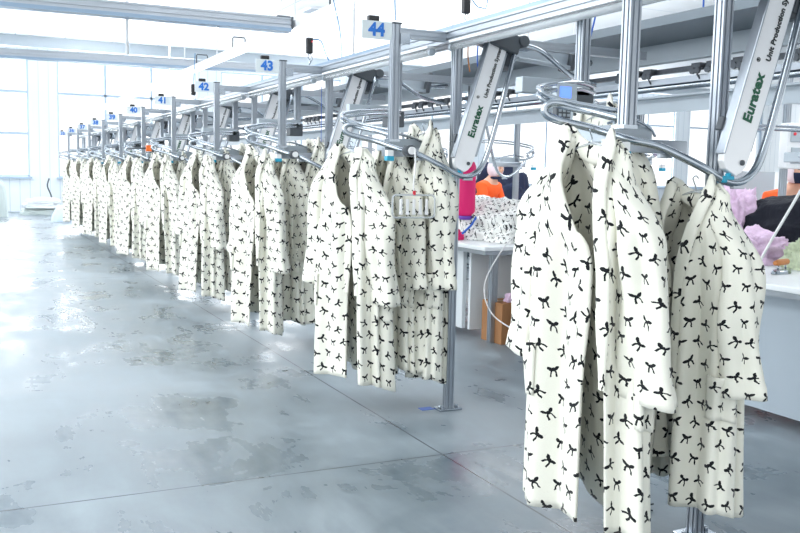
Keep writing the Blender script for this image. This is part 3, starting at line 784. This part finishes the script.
# cardboard boxes
def carton(c, d, label, rz=0):
    r = empty('cardboard_box', c, rz); tag(r, label, 'box', 'cardboard boxes by the middle table')
    a = MB(); a.box((0, 0, d[2]/2), d); a.build('carton', M['card'], r, bevel=.004)
    a = MB(); a.box((0, 0, d[2]+.001), (d[0]*.98, .05, .002)); a.box((-d[0]/2-.001, 0, d[2]*.85), (.002, .05, d[2]*.28)); a.build('tape', M['tape'], r)
    return r
carton((3.60, 5.58, 0), (.34, .26, .30), 'brown cardboard box on the floor in front of the middle table', .05)
carton((3.95, 5.3, 0), (.34, .3, .62), 'taller cardboard box standing behind the low one', 0)
a = MB(); a.prism(profile(.03, .03, .005, .004), (0, 0, 0), (0, 0, .70)); o = a.build('table_prop', M['alu']); o.location = (3.47, 5.25, 0); tag(o, 'thin aluminium prop at the near corner of the middle table', 'prop')
heap('pink_scrap', (3.55, 5.5, .302), (.09, .09, .06), M['pinkcloth'], 'small pink scrap on top of the low cardboard box', 'scrap', 17, 14, .3)
cable('white_cord', [(3.42, 5.2, .86), (3.33, 5.3, .70), (3.26, 5.4, .45), (3.30, 5.36, .25), (3.42, 5.2, .13), (3.52, 5.1, .03)], .005, M['plastic_white'], 'white cord drooping from the middle table in front of the cardboard boxes')
cable('white_cord', [(3.25, 2.72, 1.27), (3.2, 2.78, 1.1), (3.15, 2.86, .9), (3.16, 2.95, .73)], .006, M['plastic_white'], 'white cord hanging down to the right table from the pink ribbon')
cable('slate_hose', [(3.25, 2.78, 1.75), (3.27, 2.75, 1.5), (3.3, 2.68, 1.32), (3.42, 2.62, 1.18), (3.56, 2.55, 1.07), (3.7, 2.5, .95)], .010, M['navyhose'], 'slate blue hose crossing in front of the right worker')
r = empty('pink_ribbon', (3.26, 2.74, 1.30)); tag(r, 'dusty pink ribbon tied round the slate blue hose', 'ribbon')
a = MB(); a.tube(spline([(0, 0, 0), (-.03, 0, .02), (-.035, 0, -.005), (0, 0, 0)], 4), .006, 6); a.tube(spline([(0, 0, 0), (.03, 0, .015), (.03, 0, -.01), (0, 0, 0)], 4), .006, 6); a.build('ribbon_loop', M['pinkrib'], r)
a = MB(); a.box((.01, 0, -.04), (.02, .012, .05), Matrix.Rotation(-.4, 3, 'Y')); a.build('ribbon_tail', M['pinkrib'], r)

# wall box and partitions behind the right table
r = empty('switch_box', (5.62, 4.9, 1.38)); tag(r, 'white electrical switch box on an aluminium pole behind the right table', 'switch box')
a = MB(); a.box((0, 0, .1), (.20, .08, .34)); a.build('box_body', M['white'], r, bevel=.01)
a = MB(); a.box((0, -.043, .18), (.15, .01, .10)); a.box((0, -.043, .03), (.12, .012, .12)); a.build('cover_plate', M['fascia'], r, bevel=.004)
a = MB(); a.cyl((-.04, -.048, .19), (-.04, -.055, .19), .012, 10); a.build('red_button', M['red'], r)
a = MB(); a.prism(P6, (.0, .07, -1.38), (.0, .07, 1.0)); a.build('pole', M['alu'], r)
a = MB(); a.box((0, 0, .0), (.5, .05, 1.3)); o = a.build('grey_partition', M['fascia']); o.location = (6.4, 6.0, .65); tag(o, 'plain pale grey partition board behind the black heap', 'partition')
a = MB(); a.box((0, 0, .0), (2.2, .05, 1.3)); o = a.build('white_partition', M['white']); o.location = (8.2, 6.6, .66); tag(o, 'white partition behind the worker at the right edge', 'partition')
# rack behind
r = empty('wire_rack', (5.3, 5.9, 0)); tag(r, 'white wire shelf rack behind the pink cloth on the right', 'rack')
a = MB()
for z in (.3, .7, 1.0):
    for k in range(9): a.cyl((-.5+k*.125, 0, z), (-.5+k*.125, .4, z), .004, 5)
    a.cyl((-.5, 0, z), (.5, 0, z), .006, 6); a.cyl((-.5, .4, z), (.5, .4, z), .006, 6)
a.build('wire_shelf', M['white'], r)
for px in (-.5, .5):
    for py in (0, .4):
        a = MB(); a.cyl((px, py, 0), (px, py, 1.05), .012, 8); a.build('rack_upright', M['white'], r)

# ------------------------------------------------------------------ people
def skinned(name, verts, edges, radii, m, parent, root=0, sub=2):
    me = bpy.data.meshes.new(name); me.from_pydata(verts, edges, []); o = bpy.data.objects.new(name, me); COL.objects.link(o)
    md = o.modifiers.new('skin', 'SKIN'); md.use_smooth_shade = True
    for i, rr in enumerate(radii):
        sv = me.skin_vertices[0].data[i]
        sv.radius = rr if isinstance(rr, tuple) else (rr, rr); sv.use_root = (i == root)
    s_ = o.modifiers.new('sub', 'SUBSURF'); s_.levels = s_.render_levels = sub
    me.materials.append(m); o.parent = parent; return o
def worker(loc, rz, label, lean=0.0, mask=False):
    r = empty('person', loc, rz); tag(r, label, 'person')      # faces local -Y, seat at z .48
    L = lean
    V = [(0, 0, .52), (0, -.02-.1*L, .75), (0, -.04-.3*L, 1.0), (0, -.05-.42*L, 1.12), (0, -.07-.5*L, 1.20), (0, -.085-.58*L, 1.29-.05*L)]
    Rr = [(.17, .12), (.15, .105), (.17, .11), (.10, .08), .052, .085]
    V.append((0, -.095-.64*L, 1.36-.1*L)); Rr.append(.07)
    E_ = [(0, 1), (1, 2), (2, 3), (3, 4), (4, 5), (5, 6)]
    arm = []
    for s in (-1, 1):
        n = len(V)
        V += [(s*.17, -.04-.38*L, 1.07), (s*.23, -.13-.3*L, .84), (s*.14, -.36-.3*L, .80), (s*.11, -.44-.3*L, .80)]
        Rr += [.062, .046, .034, (.036, .02)]
        E_ += [(3, n), (n, n+1), (n+1, n+2), (n+2, n+3)]
        for q, (dx, ln) in enumerate(((-.028, .06), (-.01, .072), (.009, .068), (.026, .052))):
            b = len(V); V += [(s*.11+dx, -.48-.3*L, .80), (s*.11+dx*1.2, -.48-ln-.3*L, .785)]; Rr += [.009, .008]; E_ += [(n+3, b), (b, b+1)]
        b = len(V); V += [(s*.11-s*.04, -.45-.3*L, .79), (s*.11-s*.05, -.49-.3*L, .78)]; Rr += [.010, .009]; E_ += [(n+3, b), (b, b+1)]
    for s in (-1, 1):
        n = len(V); V += [(s*.10, -.02, .50), (s*.13, -.42, .50), (s*.13, -.44, .09), (s*.13, -.56, .04)]; Rr += [.088, .062, .045, (.04, .028)]
        E_ += [(0, n), (n, n+1), (n+1, n+2), (n+2, n+3)]
    skinned('body', V, E_, Rr, M['skin'], r)
    jv = [(0, 0, .50), V[1], V[2], V[3], (0, -.06-.46*L, 1.165)]; jr = [(.20, .145), (.19, .14), (.205, .145), (.13, .105), .075]
    je = [(0, 1), (1, 2), (2, 3), (3, 4)]
    for s in (-1, 1):
        n = len(jv); jv += [(s*.18, -.04-.38*L, 1.07), (s*.245, -.13-.3*L, .84), (s*.145, -.36-.3*L, .805)]; jr += [.088, .072, .055]; je += [(3, n), (n, n+1), (n+1, n+2)]
    skinned('jacket', jv, je, jr, M['orange'], r)
    tv = [(0, 0, .50)]; tr = [(.16, .12)]; te = []
    for s in (-1, 1):
        n = len(tv); tv += [(s*.10, -.02, .50), (s*.13, -.43, .50), (s*.13, -.44, .10)]; tr += [.105, .08, .065]; te += [(0, n), (n, n+1), (n+1, n+2)]
    skinned('trousers', tv, te, tr, M['navy'], r)
    hc = Vector((0, -.09-.6*L, 1.315-.06*L))
    def egg(u, v, sc=(.088, .102, .118), cut=0):
        a = u*2*PI; b = v*PI
        return hc + Vector((sc[0]*math.sin(b)*math.cos(a), sc[1]*math.sin(b)*math.sin(a), sc[2]*math.cos(b)))
    # headscarf: shell with the face left open
    mb = MB()
    def scarf(u, v):
        a = -PI/2 + .75 + u*(2*PI-1.5); b = v*PI*.78
        op = 1.0
        return hc + Vector((.100*math.sin(b)*math.cos(a), .112*math.sin(b)*math.sin(a)+.008, .130*math.cos(b)+.01))
    mb.grid(scarf, 30, 16); mb.build('headscarf', M['scarf'], r, solid=.01)
    mb = MB()
    def cap(u, v):
        a = u*2*PI; b = v*PI*.33
        return hc + Vector((.102*math.sin(b)*math.cos(a), .116*math.sin(b)*math.sin(a)+.004, .130*math.cos(b)+.012))
    mb.grid(cap, 24, 6, closeu=True); mb.build('scarf_top', M['scarf'], r)
    mb = MB()
    def hair(u, v):
        a = -PI/2 - .8 + u*1.6; b = PI*(.30+.05*v)
        return hc + Vector((.094*math.sin(b)*math.cos(a), .108*math.sin(b)*math.sin(a), .122*math.cos(b)))
    mb.grid(hair, 12, 4); mb.build('hair', M['hair'], r, solid=.008)
    mb = MB()
    def face(u, v):
        a = -PI/2 - 1.1 + u*2.2; b = PI*(.30+.48*v)
        p = hc + Vector((.080*math.sin(b)*math.cos(a), .096*math.sin(b)*math.sin(a), .115*math.cos(b)))
        return p
    mb.grid(face, 14, 12)
    mb.tube([hc+Vector((0, -.088, .02)), hc+Vector((0, -.108, -.015)), hc+Vector((0, -.09, -.025))], [.007, .012, .008], 8)
    mb.build('face', M['skin'], r)
    mb = MB()
    for s in (-1, 1):
        mb.box(hc+Vector((s*.032, -.086, .018)), (.018, .008, .006)); mb.box(hc+Vector((s*.032, -.086, .034)), (.024, .008, .003))
    mb.build('eyes', M['hair'], r)
    if mask:
        mb = MB()
        mb.grid(lambda u, v: hc + Vector((.09*math.sin(PI*(.52+.28*v))*math.cos(-PI/2-1.0+2*u), .112*math.sin(PI*(.52+.28*v))*math.sin(-PI/2-1.0+2*u), .118*math.cos(PI*(.52+.28*v)))), 14, 8)
        mb.build('dark_mask', M['navy'], r, solid=.004)
    else:
        mb = MB(); mb.box(hc+Vector((0, -.094, -.05)), (.035, .006, .008)); mb.build('lips', M['pinkrib'], r)
        mb = MB(); mb.tube([hc+Vector((.06*math.cos(t), .0+.065*math.sin(t)+.01, -.115)) for t in [i*2*PI/16 for i in range(16)]], .02, 8, closed=True); mb.build('dark_neckband', M['navy'], r)
    return r
def stool(loc, label):
    r = empty('work_stool', loc); tag(r, label, 'stool')
    a = MB(); a.cyl((0, 0, .38), (0, 0, .42), .17, 24); a.build('seat', M['darkgrey'], r)
    for q in range(4):
        a_ = PI/4+q*PI/2; a = MB(); a.cyl((.09*math.cos(a_), .09*math.sin(a_), .38), (.18*math.cos(a_), .18*math.sin(a_), 0), .012, 8); a.build('leg', M['steel'], r)
PX, PY = 6.28, 10.6
worker((PX, PY, 0), .5, 'seated person in orange jacket and pale pink headscarf behind the middle cloth heap', .25)
stool((PX, PY, 0), 'round stool under the person in the middle distance')
worker((8.0, 10.9, 0), .9, 'second seated person in orange jacket, mostly hidden behind the thin post', .2)
stool((8.0, 10.9, 0), 'round stool under the half hidden second person')
worker((6.34, 5.55, 0), -.55, 'person in orange jacket, pale cap and dark mask bending at the right edge', .3, True)
stool((6.34, 5.55, 0), 'round stool under the person at the right edge')
heap('cloth_pile', (6.0, 11.4, 0), (.9, .7, 1.22), M['navy'], 'tall navy cloth heap left behind the seated orange worker', 'cloth pile', 21, 30, .15, 8)
heap('cloth_pile', (7.3, 11.7, 0), (1.1, .7, 1.3), M['navy'], 'tall navy cloth heap right behind the seated orange worker', 'cloth pile', 22, 30, .15, 8)

# ------------------------------------------------------------------ far wall clutter, floor bits
heap('packing_bale', (1.68, 24.6, 0), (1.0, .6, .20), M['baggreen'], 'flat pale bale on the floor, bottom of the stack at the far wall', 'bale', 31, 20, .15)
heap('packing_bale', (1.68, 24.5, .17), (.9, .5, .16), M['whitecloth'], 'white folded bale, middle of the stack at the far wall', 'bale', 32, 20, .15)
heap('packing_bale', (1.72, 24.5, .29), (.8, .45, .14), M['whitecloth'], 'white folded bale, topmost of the stack at the far wall', 'bale', 33, 20, .15)
heap('dark_bundle', (2.55, 24.8, 0), (.55, .35, .22), M['tray'], 'low grey bundle right of the white bales at the far wall', 'bundle', 34, 20, .2)
heap('bean_sack', (2.05, 21.4, 0), (.75, .6, .36), M['bagblue'], 'pale blue rounded sack on the floor under the farthest robes', 'sack', 35, 24, .05)
heap('tall_sack', (.55, 23.6, 0), (.62, .6, .95), M['baggreen'], 'tall pale green sack at the left picture edge by the wall', 'sack', 36, 24, .05)
cable('dark_hose', [(1.95, 25.6, .9), (1.9, 25.5, .7), (1.98, 25.4, .45), (2.05, 25.2, .05)], .02, M['darkgrey'], 'thin dark hose standing beside the far bales')
a = MB()
rs = random.Random(4)
for k in range(16):
    p = Vector((rs.uniform(-.03, .03), rs.uniform(-.02, .02), .006)); pts = [p]
    for j in range(4): pts.append(pts[-1]+Vector((rs.uniform(-.035, .035), rs.uniform(-.03, .03), rs.uniform(-.003, .006))))
    for q in pts: q.z = max(.004, q.z)
    a.tube(spline(pts, 3), .003, 5)
o = a.build('yarn_scrap', M['scrap']); o.location = (2.18, 2.52, 0); tag(o, 'dark tangled yarn scrap on the floor behind the nearest robes', 'scrap')
a = MB(); a.box((0, 0, .001), (.07, .05, .002)); o = a.build('blue_tape', M['bluecable']); o.location = (2.12, 4.06, 0); tag(o, 'small blue tape patch beside the foot of the floor post of station 44', 'tape')
a = MB(); a.box((0, 0, 0), (.06, .03, .14)); a.cyl((0, 0, .07), (0, 0, .86), .003, 5); o = a.build('blue_tag', M['bluecable'], bevel=.01); o.location = (2.38, 6.35, .98); tag(o, 'blue tag hanging between the robes of stations 43 and 44', 'tag')

# ------------------------------------------------------------------ light
w = bpy.data.worlds.new('world'); scn.world = w; w.use_nodes = True
nt = w.node_tree; bg = nt.nodes['Background']; bg.inputs['Color'].default_value = (.945, .98, 1, 1); bg.inputs['Strength'].default_value = 1.15
def area(name, loc, rot, sx, sy, power, col=(1, 1, 1)):
    l = bpy.data.lights.new(name, 'AREA'); l.shape = 'RECTANGLE'; l.size = sx; l.size_y = sy; l.energy = power; l.color = col
    o = bpy.data.objects.new(name, l); COL.objects.link(o); o.location = loc; o.rotation_euler = rot; return o
for y_ in (3, 10, 17): area('ceiling_fill', (-2.5, y_, CZ-.05), (0, 0, 0), 2.0, 5.0, 140, (.97, .99, 1))  # added fill lights under the ceiling, without lamp bodies
for x_, e_ in ((3.07, 330), (9.5, 420), (-3.5, 300)): area('added_uplight', (x_, 13, BZ+.4), (PI, 0, 0), .4, 21, e_, (.98, .99, 1))  # added upward lights to whiten the ceiling, no fixtures behind them
area('side_daylight', (-9, 8, 2.6), (0, -PI/2, 0), 3.0, 22, 700, (.95, .98, 1))
for a_, b_ in wins[:6]: area('window_daylight', ((a_+b_)/2, WY+.4, 2.5), (-PI/2, 0, 0), b_-a_-.1, 2.9, 190, (.93, .97, 1))
for y_ in (4, 12): area('ceiling_fill', (7.5, y_, CZ-.05), (0, 0, 0), 2.0, 5.0, 120, (.97, .99, 1))  # second line of added fill, also without lamp bodies
scn.view_settings.view_transform = 'Standard'; scn.view_settings.look = 'None'
scn.view_settings.exposure = .42; scn.view_settings.gamma = 1
